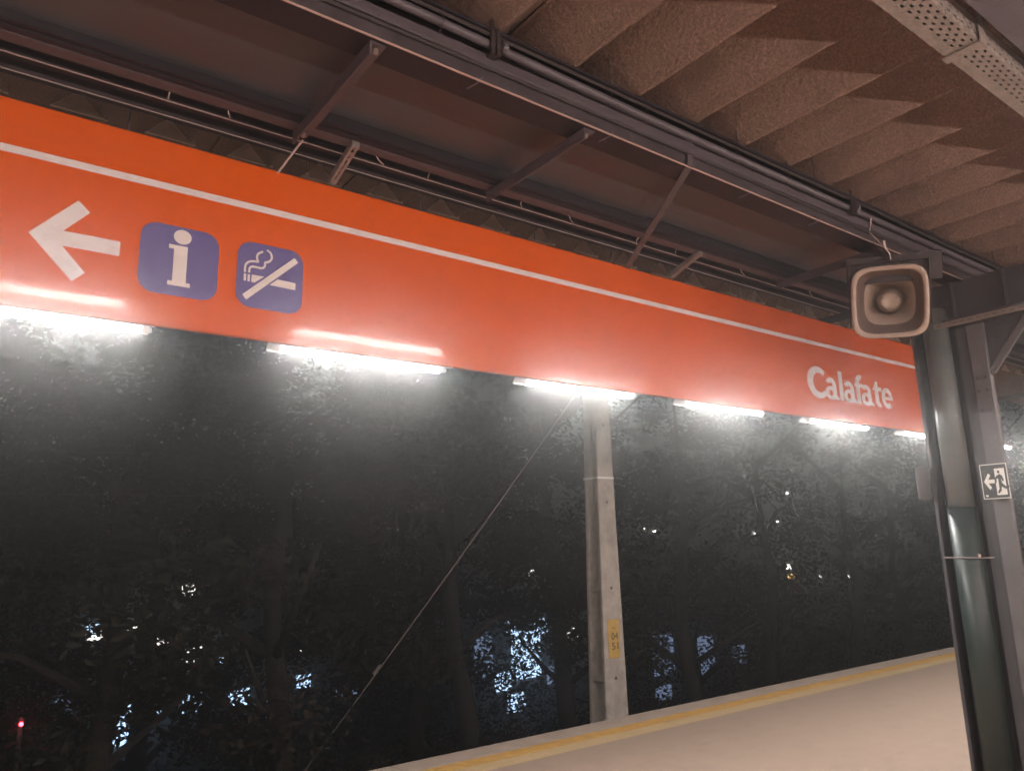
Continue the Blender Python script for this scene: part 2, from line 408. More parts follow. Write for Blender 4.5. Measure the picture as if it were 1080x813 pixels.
MB().bar((3.70, 2.906, 2.60+H), (3.68, 2.906, 2.40+H), .05, .008, (0,1,0)).build('upright', m_beam2, hs)
MB().bar((3.68, 2.906, 2.40+H), (4.40, 4.22, 2.255+H), .05, .008, (0,0,1)).build('diagonal', m_beam2, hs)
rod = thing('tie_rod', 'thin pale rod just left of the slotted strut over the no-smoking pictogram', 'rod')
MB().tube([(1.50, 4.0, 2.40+H), (1.42, 4.22, 2.24+H)], .007, 6).build('bar', m_lip, rod)

# perforated cable tray, upper right, and the beam beside it
tray = thing('perforated_tray', 'pale perforated cable tray hung below the brown roof', 'cable tray')
TZ = 2.497 + H
def tray_seg(x0, x1, name):
    L = x1-x0
    p = MB()
    perf(p, (x0, 1.302, TZ), (1,0,0), (0,1,0), None, L, [(0,.010,0),(.010,.023,1),(.023,.037,0),(.037,.050,2),(.050,.064,0),(.064,.077,1),(.077,.091,0),(.091,.104,2),(.104,.162,0)], .074, .030, .02)
    o = solid(p.build('tray_bottom', m_galv, tray))
    p = MB()
    perf(p, (x0, 1.302, TZ), (1,0,0), (0,0,1), None, L, [(.002,.028,0),(.028,.042,1),(.042,.070,0),(.070,.084,2),(.084,.135,0)], .074, .030, .03)
    solid(p.build('tray_side', m_galv, tray))
    p = MB(); perf(p, (x0, 1.464, TZ), (1,0,0), (0,0,1), None, L, [(.002,.03,0),(.03,.04,1),(.04,.135,0)], .062, .030, .03)
    solid(p.build('tray_side', m_galv, tray))
tray_seg(.5, 4.06, 'a'); tray_seg(4.064, 7.6, 'b'); tray_seg(7.604, 14, 'c')
for cx in (4.06, 7.6):
    MB().box(cx-.02, cx+.045, 1.285, 1.48, TZ-.012, TZ-.005).box(cx-.02, cx+.045, 1.285, 1.292, TZ-.005, TZ+.16).build('coupler', m_galv, tray)
for cx in (1.5, 3.4, 5.6, 7.4):
    MB().tube([(cx, 1.383, TZ+.003), (cx, 1.383, TZ+.3)], .006, 6).build('hanger_rod', m_strut, tray)
MB().box(.6, 13.9, 1.312, 1.455, TZ+.015, TZ+.09).build('tray_dark_fill', m_wire, tray)  # dark box added inside so the holes look shaded
pur = thing('roof_beam', 'grey steel beam in the top right corner beside the perforated tray', 'beam')
MB().box(XA, XB, 1.04, 1.20, 2.56+H, 2.69+H).build('beam_body', m_conduit, pur, bevel=.01)
MB().box(XA, XB, 1.01, 1.23, 2.545+H, 2.558+H).build('beam_flange', m_beam2, pur)

# ================================================================== STATION SIGN
SY = 4.2
sign = thing('station_sign', 'long orange station sign with white stripe, arrow, pictograms and name', 'sign')
SX0, SX1, SZ0, SZ1 = -1.6, 9.28, 1.203+H, 2.262+H
MB().box(SX0, SX1, SY, SY+.05, SZ0, SZ1).build('sign_panel', m_orange, sign, bevel=.004)
MB().box(SX0+.02, SX1-.02, SY+.052, SY+.056, SZ0+.02, SZ1-.02).build('back_sheet', m_back, sign)
U, V, N = (1,0,0), (0,0,1), (0,-1,0)
def dec(name, polys, m, parent, y=SY-.0015, th=.002):
    p = MB()
    for q in polys: p.prism([(a, b+H) for a, b in q], (0, y, 0), U, V, N, th)
    return p.build(name, m, parent)
dec('stripe', [[(SX0,1.972),(SX1-.001,1.972),(SX1-.001,2.012),(SX0,2.012)]], m_white, sign)
dec('arrow', [[(.205,1.578),(.405,1.798),(.462,1.745),(.352,1.620),(.612,1.620),(.612,1.540),(.352,1.540),(.464,1.418),(.408,1.363)]], m_white, sign)
def rrect(x0, x1, z0, z1, r, n=7):
    out = []
    for (cx, cz, a0) in ((x1-r, z1-r, 0), (x0+r, z1-r, 90), (x0+r, z0+r, 180), (x1-r, z0+r, 270)):
        for i in range(n+1):
            a = math.radians(a0 + 90*i/n); out.append((cx+r*math.cos(a), cz+r*math.sin(a)))
    return out
ip = dec('information_pictogram', [rrect(.705, 1.112, 1.375, 1.772, .085)], m_blue, sign)
ix = .91
dec('letter_i', [[(ix-.062,1.663),(ix+.035,1.663),(ix+.035,1.455),(ix+.058,1.455),(ix+.058,1.432),(ix-.058,1.432),(ix-.058,1.455),(ix-.035,1.455),(ix-.035,1.640),(ix-.062,1.640)],
                 [(ix+.005+.046*math.cos(i*math.pi/14), 1.715+.042*math.sin(i*math.pi/14)) for i in range(28)]], m_white, ip, SY-.004)
npict = dec('no_smoking_pictogram', [rrect(1.215, 1.604, 1.38, 1.775, .085)], m_blue, sign)
def unpx(x, y):   # point of the sign measured in the 813-px enlargement of its pictogram
    px = 240 + x*100/813; py = 240 + y*100/813
    v = Vector((px-540, py-406.5, 800)); k = 4.2/Ya.dot(v)
    return (Xa.dot(v)*k, Za.dot(v)*k)
def stroke(pts, wd):
    L = []; R = []
    for i, q in enumerate(pts):
        a = pts[max(i-1,0)]; b_ = pts[min(i+1,len(pts)-1)]
        d = Vector((b_[0]-a[0], b_[1]-a[1])).normalized(); n = Vector((-d.y, d.x))*wd/2
        L.append((q[0]+n.x, q[1]+n.y)); R.append((q[0]-n.x, q[1]-n.y))
    return [[L[i], L[i+1], R[i+1], R[i]] for i in range(len(pts)-1)]
def smooth(pts, n=5):
    out = []
    P = [pts[0]] + pts + [pts[-1]]
    for i in range(1, len(P)-2):
        for k in range(n):
            t_ = k/n; a,b_,c,d = P[i-1],P[i],P[i+1],P[i+2]
            out.append(tuple(.5*((2*b_[j]) + (-a[j]+c[j])*t_ + (2*a[j]-5*b_[j]+4*c[j]-d[j])*t_*t_ + (-a[j]+3*b_[j]-3*c[j]+d[j])*t_**3) for j in (0,1)))
    return out + [pts[-1]]
cig = [[unpx(*q) for q in ((205,405),(312,425),(230,475),(200,468))], [unpx(*q) for q in ((425,448),(580,482),(578,540),(356,495))],
       [unpx(*q) for q in ((137,395),(157,398),(155,458),(135,455))], [unpx(*q) for q in ((170,402),(190,406),(188,465),(168,462))]]
dec('cigarette', cig, m_white, npict, SY-.004)
sm1 = smooth([unpx(*q) for q in ((147,383),(150,330),(178,297),(225,292),(262,300))])
sm2 = smooth([unpx(*q) for q in ((262,300),(250,262),(262,228),(302,210))])
sm3 = smooth([unpx(*q) for q in ((183,388),(188,350),(215,338),(290,352),(316,335),(318,300))])
sm4 = smooth([unpx(*q) for q in ((318,300),(350,298),(376,270),(368,225),(335,197))])
dec('smoke', stroke(sm1,.0125)+stroke(sm2,.0125), m_white, npict, SY-.004)
dec('smoke', stroke(sm3,.0125)+stroke(sm4,.0125), m_white, npict, SY-.0041)
dec('prohibition_bar', [[unpx(*q) for q in ((570,266),(602,308),(155,622),(122,575))]], m_white, npict, SY-.0066)

def text_obj(s, name, m, parent, x0, x1, zb, cap, y, ext=.0015, off=0.0, ax='y'):
    cu = bpy.data.curves.new(name, 'FONT'); cu.body = s; cu.size = 1; cu.offset = off; cu.extrude = 0; cu.resolution_u = 6
    ob = bpy.data.objects.new(name, cu); C.objects.link(ob)
    bpy.context.view_layer.update()
    me = bpy.data.meshes.new_from_object(ob.evaluated_get(bpy.context.evaluated_depsgraph_get()))
    bpy.data.objects.remove(ob)
    xs_ = [v.co.x for v in me.vertices]; ys_ = [v.co.y for v in me.vertices]
    mx0, mx1, my0, my1 = min(xs_), max(xs_), min(ys_), max(ys_)
    for v in me.vertices:
        a = (v.co.x-mx0)/(mx1-mx0); b_ = (v.co.y-my0)/(my1-my0)
        if ax == 'y': v.co = (x0+(x1-x0)*a, y, zb+cap*b_)
        else: v.co = (y, x0+(x1-x0)*a, zb+cap*b_)
    me.materials.clear(); me.materials.append(m)
    return solid(link(name, me, parent), ext)
name = bpy.data.objects.new('station_name', None); C.objects.link(name); name.parent = sign
def band(cx, cz, ro, ri, a0, a1, n=22, dx=0.0):
    out = []
    for i in range(n):
        t0 = math.radians(a0+(a1-a0)*i/n); t1 = math.radians(a0+(a1-a0)*(i+1)/n)
        out.append([(cx+ro[0]*math.cos(t0), cz+ro[1]*math.sin(t0)), (cx+ro[0]*math.cos(t1), cz+ro[1]*math.sin(t1)),
                    (cx+dx+ri[0]*math.cos(t1), cz+ri[1]*math.sin(t1)), (cx+dx+ri[0]*math.cos(t0), cz+ri[1]*math.sin(t0))])
    return out
def rect(x0, x1, z0, z1): return [[(x0,z0),(x1,z0),(x1,z1),(x0,z1)]]
def letter(strokes):
    p = MB()
    for k, st_ in enumerate(strokes):
        for q in st_: p.prism([(a, b+H) for a, b in q], (0, SY-.0015, 0), U, V, N, .002+.0003*k)
    return p.build('letter', m_white, name)
def low_a(x):
    letter([band(x+.108, 1.570, (.10,.082), (.030,.032), 0, 152), rect(x+.138, x+.208, 1.424, 1.572) + [[(x+.2,1.424),(x+.246,1.424),(x+.246,1.445),(x+.205,1.475)]], band(x+.098, 1.489, (.098,.074), (.036,.032), 0, 360)])
letter([band(7.085, 1.577, (.196,.168), (.115,.103), 46, 314, 30, .022)])
low_a(7.206)
letter([rect(7.474, 7.545, 1.424, 1.742)])
low_a(7.554)
letter([rect(7.812, 7.886, 1.424, 1.662), band(7.905, 1.660, (.093,.090), (.020,.036), 58, 180), rect(7.782, 7.952, 1.606, 1.650)])
low_a(7.906)
letter([[[(8.160,1.606),(8.160,1.622),(8.240,1.716),(8.272,1.716),(8.272,1.5),(8.198,1.5),(8.198,1.606)]], rect(8.2725, 8.345, 1.606, 1.652), band(8.276, 1.500, (.078,.080), (.006,.024), 180, 305)])
letter([band(8.458, 1.542, (.118,.122), (.052,.064), 0, 312, 30), rect(8.392, 8.576, 1.523, 1.556)])

# ================================================================== LUMINAIRES
def luminaire(L, wd, tube_m, trough=0.0, n=10):
    """batten hung with its lit diffuser below; origin at left end of the diffuser's axis"""
    r = bpy.data.objects.new('fluorescent_luminaire', None); C.objects.link(r); r.empty_display_size = .1
    prof = [(wd/2*math.cos(a), wd*.42*math.sin(a)) for a in [math.pi + math.pi*i/n for i in range(n+1)]]
    prof += [(wd/2, wd*.30), (-wd/2, wd*.30)]
    k = len(prof)
    e = .055
    vs = [(e, y, z) for y, z in prof] + [(L-e, y, z) for y, z in prof]
    MB().add(vs, [tuple(range(k)), tuple(range(2*k-1, k-1, -1))] + [(i,(i+1)%k,k+(i+1)%k,k+i) for i in range(k)]).build('diffuser', tube_m, r)
    for s in (0, 1):
        x0, x1 = (0, e-.002) if s == 0 else (L-e+.002, L)
        t_ = .55
        xa, xb = (x0, x1)
        vs = [(xa, y*(t_ if s == 0 else 1), z*(t_ if s == 0 else 1)) for y, z in prof] + [(xb, y*(1 if s == 0 else t_), z*(1 if s == 0 else t_)) for y, z in prof]
        MB().add(vs, [tuple(range(k)), tuple(range(2*k-1, k-1, -1))] + [(i,(i+1)%k,k+(i+1)%k,k+i) for i in range(k)]).build('end_cap', m_clear, r)
    MB().box(.02, L-.02, -wd*.46, wd*.46, wd*.31, wd*.72).build('housing', m_housing, r, bevel=.004)
    if trough:
        a, b_ = .088, wd*.76
        vs = []
        for x_ in (.0, L):
            for (y_, z_) in ((-a,trough),(-a*.8,b_*.4),(-a*.5,b_*.85),(a*.5,b_*.85),(a*.8,b_*.4),(a,trough)): vs += [(x_, y_, z_), (x_, y_*1.02, z_+.004)]
        fs = []
        for q_ in range(5):
            i0 = 2*q_
            fs += [(i0, i0+2, i0+14, i0+12), (i0+1, i0+13, i0+15, i0+3), (i0, i0+1, i0+3, i0+2), (i0+12, i0+14, i0+15, i0+13)]
        fs += [(0,12,13,1), (10,11,23,22)]
        MB().add(vs, fs).build('reflector', m_housing, r)
    return r
def copy_tree(o, parent=None):
    c = o.copy(); C.objects.link(c); c.parent = parent
    for ch in o.children: copy_tree(ch, c)
    return c
LY, LZ = 4.5, 1.2465+H
starts = [-2.36, -.41, 1.53, 3.456, 5.283, 7.277, 9.283, 11.25, 13.19, 15.13, 17.07, 19.01, 20.95, 22.9]
labs = ['lit fluorescent luminaire beyond the left edge of the sign', 'lit luminaire below the white arrow, leftmost of the row in view', 'lit luminaire under the sign, second from the left, right of the no-smoking pictogram',
        'lit luminaire under the sign directly above the concrete post', 'lit luminaire under the sign, fourth from the left, between post and station name', 'lit luminaire just below the station name',
        'lit luminaire at the right end of the sign beside the steel column', 'lit luminaire seen to the right of the steel column above the exit sign']
protoA = luminaire(1.26, .062, m_tubeA, -.004)
def lamp_light(parent, L, tilt, watts, dy):
    ld = bpy.data.lights.new('tube_light', 'AREA'); ld.shape = 'RECTANGLE'; ld.size = L-.12; ld.size_y = .05
    ld.energy = watts; ld.color = (1.0, .965, .93); ld.cycles.use_multiple_importance_sampling = False
    lo = bpy.data.objects.new('tube_light', ld); C.objects.link(lo); lo.parent = parent
    lo.location = (L/2, dy, -.033); lo.rotation_euler = (math.radians(tilt), 0, 0)
lamp_light(protoA, 1.26, -35, LAMP_A, -.022); lamp_light(protoA, 1.26, 35, LAMP_A*.5, .022)
for dx in (.2, 1.06):
    MB().tube([(dx, 0, .047), (dx, 0, 2.72+H-LZ)], .005, 6).build('suspension_rod', m_strut, protoA)
for i, xs_ in enumerate(starts):
    o = protoA if i == 0 else copy_tree(protoA)
    o.location = (xs_, LY, LZ); o.rotation_euler = (0, random.uniform(-.004,.004), 0)
    tag(o, labs[i] if i < len(labs) else 'lit luminaire far along the row behind the steel column', 'lamp', 'luminaires along the platform edge')
def bare_batten(L, r_, tube_m):
    r = bpy.data.objects.new('fluorescent_luminaire', None); C.objects.link(r); r.empty_display_size = .1
    MB().tube([(.05,0,0),(L-.05,0,0)], r_, 6).build('tube', tube_m, r)
    for a, b_ in ((0,.048),(L-.048,L)): MB().box(a, b_, -.022, .022, -.028, .05).build('socket', m_housing, r)
    MB().box(0, L, -.03, .03, .051, .085).build('housing', m_housing, r)
    return r
protoB = bare_batten(1.26, .019, m_tubeB)
for dx in (.2, 1.06):
    MB().tube([(dx, 0, .086), (dx, 0, 2.72-1.2)], .005, 6).build('suspension_rod', m_strut, protoB)
for i in range(9):
    o = protoB if i == 0 else copy_tree(protoB)
    o.location = (-4.6 + i*1.94, -1.2, 1.2+H)
    tag(o, 'lit luminaire of the row behind the camera over the other half of the platform', 'lamp', 'luminaires over the other half of the platform')
protoC = luminaire(2.07, .07, m_tubeC, 0.0, 4)  # unseen row, added for its reflected streaks in the sign
MB().bar((0, -.06, -.02), (2.07, -.06, -.02), .12, .003, (0,-1,.0)).bar((0, .06, .008), (2.07, .06, .008), .066, .003, (0,1,0)).build('reflector', m_housing, protoC)  # side bars added to keep this row's light off the roof
for i in range(6):
    o = protoC if i == 0 else copy_tree(protoC)
    o.location = (-4.48 + i*3.75, .2, (2.526 if i < 3 else 2.365)+H)
    tag(o, 'unseen added luminaire high under the roof, for streaks on the sign', 'lamp', 'added high luminaires above the camera')

# ================================================================== COLUMN GROUP
CX = 7.6
col = thing('steel_column', 'grey steel column carrying the canopy, right edge of the picture', 'column')
MB().box(CX+.10, CX+.112, 2.945, 3.40, 0, 2.38+H).build('web', m_coldark, col)
MB().box(CX-.02, CX+.05, 2.80, 2.942, 0, 1.94+H).build('near_flange', m_flange, col, bevel=.006)
MB().box(CX-.06, CX+.24, 3.402, 3.432, 0, 2.38+H).build('far_flange', m_coldark, col)
MB().box(CX+.02, CX+.098, 2.945, 3.05, 0, 1.94+H).build('stiffener', m_coldark, col)
for z_ in (1.42+H, 1.3+H, 1.12+H):
    for dy in (2.835, 2.905):
        MB().tube([(CX-.035, dy, z_), (CX-.021, dy, z_)], .014, 6).build('bolt', m_coldark, col)
gus = MB().prism([(2.80,1.48+H),(2.80,2.0+H),(2.38,2.0+H)], (CX+.04, 0, 0), (0,1,0), (0,0,1), (1,0,0), .012)
gus.build('gusset_plate', m_coldark, col)
MB().bar((CX+.03, 2.795, 1.47+H), (CX+.03, 2.375, 1.995+H), .03, .06, (0,.8,.6)).build('gusset_flange', m_flange, col)

arm = thing('cross_beam', 'dark cross beam on top of the steel column behind the loudspeaker', 'beam')
pf = [(-2.6,2.28),(-2.6,2.39),(5.9,2.39),(5.9,2.34),(3.80,2.30),(3.47,2.02),(2.7,2.02)]
a_ = MB().prism([(y, z+H) for y, z in pf], (CX, 0, 0), (0,1,0), (0,0,1), (1,0,0), .014)
a_.build('web', m_coldark, arm)
MB().bar((CX, -2.6, 2.275+H), (CX, 2.7, 2.012+H), .16, .014, (0,0,1)).bar((CX, 2.7, 2.012+H), (CX, 3.45, 2.012+H), .16, .014, (0,0,1)).build('lower_flange', m_beam2, arm)
for dy in (2.55, 3.0, 3.42):
    MB().box(CX-.07, CX-.002, dy, dy+.012, 2.03+H, 2.38+H).build('stiffener', m_coldark, arm)
arm2 = copy_tree(arm); arm2.location = (7.2, 0, 0)
tag(arm2, 'far dark cross beam seen past the right side of the steel column', 'beam')
col2 = copy_tree(col); col2.location = (7.2, 0, 0)
tag(col2, 'far steel column hidden mostly behind the nearer column', 'column')
st = thing('slotted_strut', 'long slotted strut crossing above the column and below the cross beam', 'strut')
p = MB(); perf(p, (CX-.125, 1.2, 1.945+H), (0,1,0), (0,0,1), None, 2.25, [(0,.014,0),(.014,.026,1),(.026,.042,0)], .07, .045, .02)
solid(p.build('slotted_face', m_galv, st))
MB().box(CX-.122, CX-.085, 1.2, 3.45, 1.985+H, 1.989+H).box(CX-.122, CX-.085, 1.2, 3.45, 1.942+H, 1.946+H).build('flange', m_galv, st)

pipe = thing('downpipe', 'thick drain pipe in the recess of the steel column, grey above and green below', 'pipe')
px_, py_ = CX-.02, 3.21
MB().tube([(px_, py_, .18+H), (px_, py_, 2.15+H)], .112, 24).build('upper_pipe', m_pipe, pipe, smooth=True)
tag(MB().tube([(px_, py_, .0), (px_, py_, .26+H)], .126, 24).build('lower_pipe', m_green, pipe, smooth=True), 'dark green lower length of the drain pipe')
MB().tube([(px_-.128, py_+.16, -.19+H), (px_-.130, py_, -.19+H), (px_-.128, py_-.16, -.195+H), (px_-.1, py_-.25, -.19+H)], .006, 6).build('strap', m_strut, pipe)
MB().tube([(px_-.14, py_-.15, -.19+H), (px_-.14, py_-.15, -.16+H)], .011, 6).build('strap_bolt', m_lip, pipe)

# exit sign on the flange, facing along the platform
ex = thing('exit_sign', 'small square emergency exit sign with arrow and running figure on the column', 'sign')
EX = CX-.105; ey0, ey1, ez0, ez1 = 2.755, 2.975, .315+H, .622+H   # larger y = picture left
MB().box(EX, EX+.004, ey0, ey1, ez0, ez1).build('plate', m_lum, ex)
MB().box(EX-.002, EX-.0005, ey0+.007, ey1-.007, ez0+.007, ez1-.007).build('dark_field', m_black, ex)
MB().box(EX+.004, CX-.021, 2.84, 2.90, ez0+.1, ez0+.2).build('standoff', m_coldark, ex)
def edec(name, polys, m, d):
    p = MB()
    for q in polys: p.prism([((ey1-(ey1-ey0)*a), ez1-(ez1-ez0)*b_) for a, b_ in q], (EX-d, 0, 0), (0,1,0), (0,0,1), (-1,0,0), .0012)
    return p.build(name, m, ex)
edec('arrow', [[(.10,.50),(.29,.26),(.37,.32),(.27,.445),(.50,.445),(.50,.555),(.27,.555),(.37,.68),(.29,.74)]], m_lum, .0025)
edec('doorway', [[(.53,.14),(.90,.14),(.90,.90),(.53,.90)]], m_lum, .0025)
th = [i*math.pi/6 for i in range(12)]
edec('running_figure', [[(.68+.045*math.cos(a), .24+.04*math.sin(a)) for a in th], [(.58,.36),(.70,.30),(.80,.36),(.84,.50),(.79,.52),(.74,.42),(.76,.56),(.88,.66),(1.0,.64),(1.0,.70),(.86,.74),(.73,.66),(.70,.78),(.60,.86),(.56,.82),(.64,.72),(.64,.42),(.58,.44),(.56,.56),(.52,.55),(.52,.42)]], m_black, .004)
edec('maker_mark', [[(.10,.88),(.20,.88),(.20,.93),(.10,.93)]], m_lum, .0025)
pl = thing('small_plate', 'small pale plate seen edge-on at the left side of the column', 'plate')
MB().box(CX-.30, CX-.06, 3.44, 3.452, .345+H, .645+H).build('plate', m_flange, pl)
MB().box(CX-.062, CX+.02, 3.4325, 3.4395, .46+H, .52+H).build('bracket', m_coldark, pl)

# ================================================================== LOUDSPEAKER
SC = Vector((2.10*2.85, 2.85, .655*2.85+H))
sp = thing('loudspeaker', 'beige rectangular horn loudspeaker hung below the girder', 'loudspeaker')
ax = (Vector((0,0,H)) - SC); ax.z -= .25; ax.normalize()      # faces the camera side, tipped down
sx = Vector((0,0,1)).cross(ax).normalized(); sz = ax.cross(sx)
roll = math.radians(-5)
sx, sz = sx*math.cos(roll) + sz*math.sin(roll), sz*math.cos(roll) - sx*math.sin(roll)
def sup(hw, hh, d, e=4.2, n=40):
    out = []
    for i in range(n):
        a = 2*math.pi*i/n; c, s_ = math.cos(a), math.sin(a)
        x = hw*math.copysign(abs(c)**(2/e), c); z = hh*math.copysign(abs(s_)**(2/e), s_)
        out.append(SC + sx*x + sz*z + ax*d)
    return out
def loft(rings, name, m, parent, close=False):
    n = len(rings[0]); vs = [v for r in rings for v in r]; fs = []
    for i in range(len(rings)-1):
        for k in range(n): fs.append((i*n+k, i*n+(k+1) % n, (i+1)*n+(k+1) % n, (i+1)*n+k))
    if close: fs.append(tuple((len(rings)-1)*n+k for k in range(n)))
    return MB().add(vs, fs).build(name, m, parent, smooth=True)
W_, H_ = .282, .292
loft([sup(.10,.10,-.42,2.2), sup(.115,.115,-.30,2.4), sup(.17,.175,-.16,3.2), sup(.245,.255,-.05,4), sup(W_-.006,H_-.006,0,4.6)], 'horn_outside', m_horn, sp)
loft([sup(W_-.006,H_-.006,0,4.6), sup(W_,H_,.008,4.6), sup(W_,H_,.03,4.6), sup(W_-.008,H_-.008,.04,4.6), sup(W_-.03,H_-.03,.038,4.4), sup(W_-.038,H_-.038,.02,4.4)], 'rim', m_horn, sp)
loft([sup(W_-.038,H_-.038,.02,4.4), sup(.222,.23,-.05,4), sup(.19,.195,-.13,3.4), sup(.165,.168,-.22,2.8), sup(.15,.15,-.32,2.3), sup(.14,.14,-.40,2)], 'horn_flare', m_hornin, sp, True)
loft([sup(.115,.115,-.38,2), sup(.100,.100,-.27,2), sup(.082,.082,-.17,2), sup(.070,.070,-.12,2), sup(.064,.064,-.112,2)], 'reflex_bullet', m_horn, sp, True)
o = loft([sup(.064,.064,-.111,2), sup(.064,.064,-.104,2), sup(.05,.05,-.100,2), sup(.046,.046,-.106,2)], 'bullet_cap', m_horn, sp, True)
for i in range(3):
    a = 2*math.pi*i/3 + .5; c = SC + sx*.057*math.cos(a) + sz*.057*math.sin(a) + ax*(-.101)
    MB().tube([c - ax*.004, c + ax*.004], .005, 8).build('screw', m_bracket, o)
# U bracket and mounting box
for s_ in (-1, 1):
    a0 = SC + sx*s_*(W_+.012) - ax*.06
    MB().bar(a0 - sz*.20, a0 + sz*(H_+.03), .05, .010, sx).build('bracket_side', m_bracket, sp)
a0 = SC + sz*(H_+.035) - ax*.06
MB().bar(a0 - sx*(W_+.017), a0 + sx*(W_+.017), .05, .012, sz).build('bracket_top', m_bracket, sp)
b0 = SC + sz*(H_-.03) - ax*.22
MB().bar(b0 - sx*(W_+.03), b0 + sx*(W_+.10), .26, .22, sz).build('back_box', m_bracket, sp)
h0 = SC + sz*(H_+.042) - ax*.06
MB().tube([h0, Vector((h0.x+.02, 2.95, 2.42+H))], .016, 8).build('hanger', m_bracket, sp)
wr = [h0 + sx*.02 + sz*.0, h0 + sx*.01 + sz*.06, h0 - sx*.02 + sz*.10, Vector((h0.x-.04, 2.905, 2.47+H)), Vector((h0.x-.05, 2.87, 2.58+H))]
MB().tube(wr, .005, 6).build('cable', m_lip, sp)
MB().tube([h0 - sx*.02 + sz*.10, h0 - sx*.025 + sz*.16], .011, 8).build('plug', m_lip, sp)

# ================================================================== CONCRETE POST AND GUY WIRE
post = thing('concrete_post', 'pale ribbed concrete post standing beyond the platform edge', 'post')
PX, PY, PT = 8.24, 8.6, 4.7+DZ
z0 = -1.3
def slab(mb, xa0, xb0, ya0, yb0, xa1, xb1, ya1, yb1, za, zb):
    mb.add([(xa0,ya0,za),(xb0,ya0,za),(xb0,yb0,za),(xa0,yb0,za),(xa1,ya1,zb),(xb1,ya1,zb),(xb1,yb1,zb),(xa1,yb1,zb)],
           [(0,3,2,1),(4,5,6,7),(0,1,5,4),(1,2,6,5),(2,3,7,6),(3,0,4,7)]); return mb
hw0, hw1, D0, D1 = .239, .135, .384, .28
slab(MB(), PX-hw0, PX+hw0, PY, PY+.07, PX-hw1, PX+hw1, PY, PY+.055, z0, PT).build('front_flange', m_concrete, post, bevel=.012)
slab(MB(), PX-hw0, PX+hw0, PY+D0-.07, PY+D0, PX-hw1, PX+hw1, PY+D1-.055, PY+D1, z0, PT).build('back_flange', m_concrete, post, bevel=.012)
slab(MB(), PX-.09, PX+.09, PY+.0695, PY+D0-.0695, PX-.05, PX+.05, PY+.0545, PY+D1-.0545, z0, PT).build('web', m_concrete, post)
for zr in (-.31+DZ, .97+DZ, 2.25+DZ, 3.45+DZ):
    f = (zr-z0)/(PT-z0); hw = hw0+(hw1-hw0)*f-.012; D = D0+(D1-D0)*f
    MB().box(PX-hw, PX+hw, PY+.062, PY+D-.062, zr-.05, zr+.05).build('rib', m_concrete, post, bevel=.015)
    MB().tube([(PX, PY-.004, zr), (PX, PY+.01, zr)], .022, 8).build('hole', m_bracket, post)
f = (1.04+H-z0)/(PT-z0); hw = hw0+(hw1-hw0)*f
MB().box(PX-hw-.006, PX+hw+.006, PY-.008, PY-.002, 1.01+H, 1.04+H).box(PX-hw-.008, PX-hw-.002, PY-.008, PY+.33, 1.01+H, 1.04+H).build('strap', m_strapw, post)
# yellow number plate
pz0, pz1 = -1.50+H-.02, -.92+H
npl = MB().box(PX-.12, PX+.105, PY-.008, PY-.003, -.03+DZ, .52+DZ).build('number_plate', m_plate, post)
text_obj('04', 'number', m_black, npl, PX-.055, PX+.075, .23+DZ, .10, PY-.0095, .0015)
text_obj('51', 'number', m_black, npl, PX-.055, PX+.075, .09+DZ, .10, PY-.0095, .0015)
MB().box(PX-.02, PX+.02, PY-.011, PY-.0085, .39+DZ, .40+DZ).build('mark', m_black, npl)

gw = thing('guy_wire', 'thin guy wire slanting from the concrete post down to the ground', 'wire')
A_ = Vector((.378*11.9, 11.9, -.30*11.9+H)); B_ = Vector((PX-.1, PY+.1, 2.72+H))
def sagp(a, b, s, n=16): return [a.lerp(b, i/n) + Vector((0,0,-s*4*(i/n)*(1-i/n))) for i in range(n+1)]
pts = sagp(A_, B_, .05)
MB().tube(pts, .0085, 6).build('wire', m_strut, gw)
q = A_.lerp(B_, .28); q2 = A_.lerp(B_, .30)
MB().tube([q, q2], .022, 8).build('splice', m_galv, gw)
MB().tube([A_, A_.lerp(B_, .07) + Vector((.02,0,.0))], .02, 6).build('turnbuckle', m_galv, gw)
for (y_, z_, s_, lab) in ((12.2, 3.05+DZ, .12, 'thin overhead wire crossing in front of the trees, upper of two'), (12.0, 2.45+DZ, .15, 'thin overhead wire crossing in front of the trees, lower of two')):
    o = MB().tube(sagp(Vector((-6, y_, z_)), Vector((34, y_, z_+.6)), s_, 24), .008, 5).build('overhead_wire', m_wire)
    tag(o, lab, 'wire')

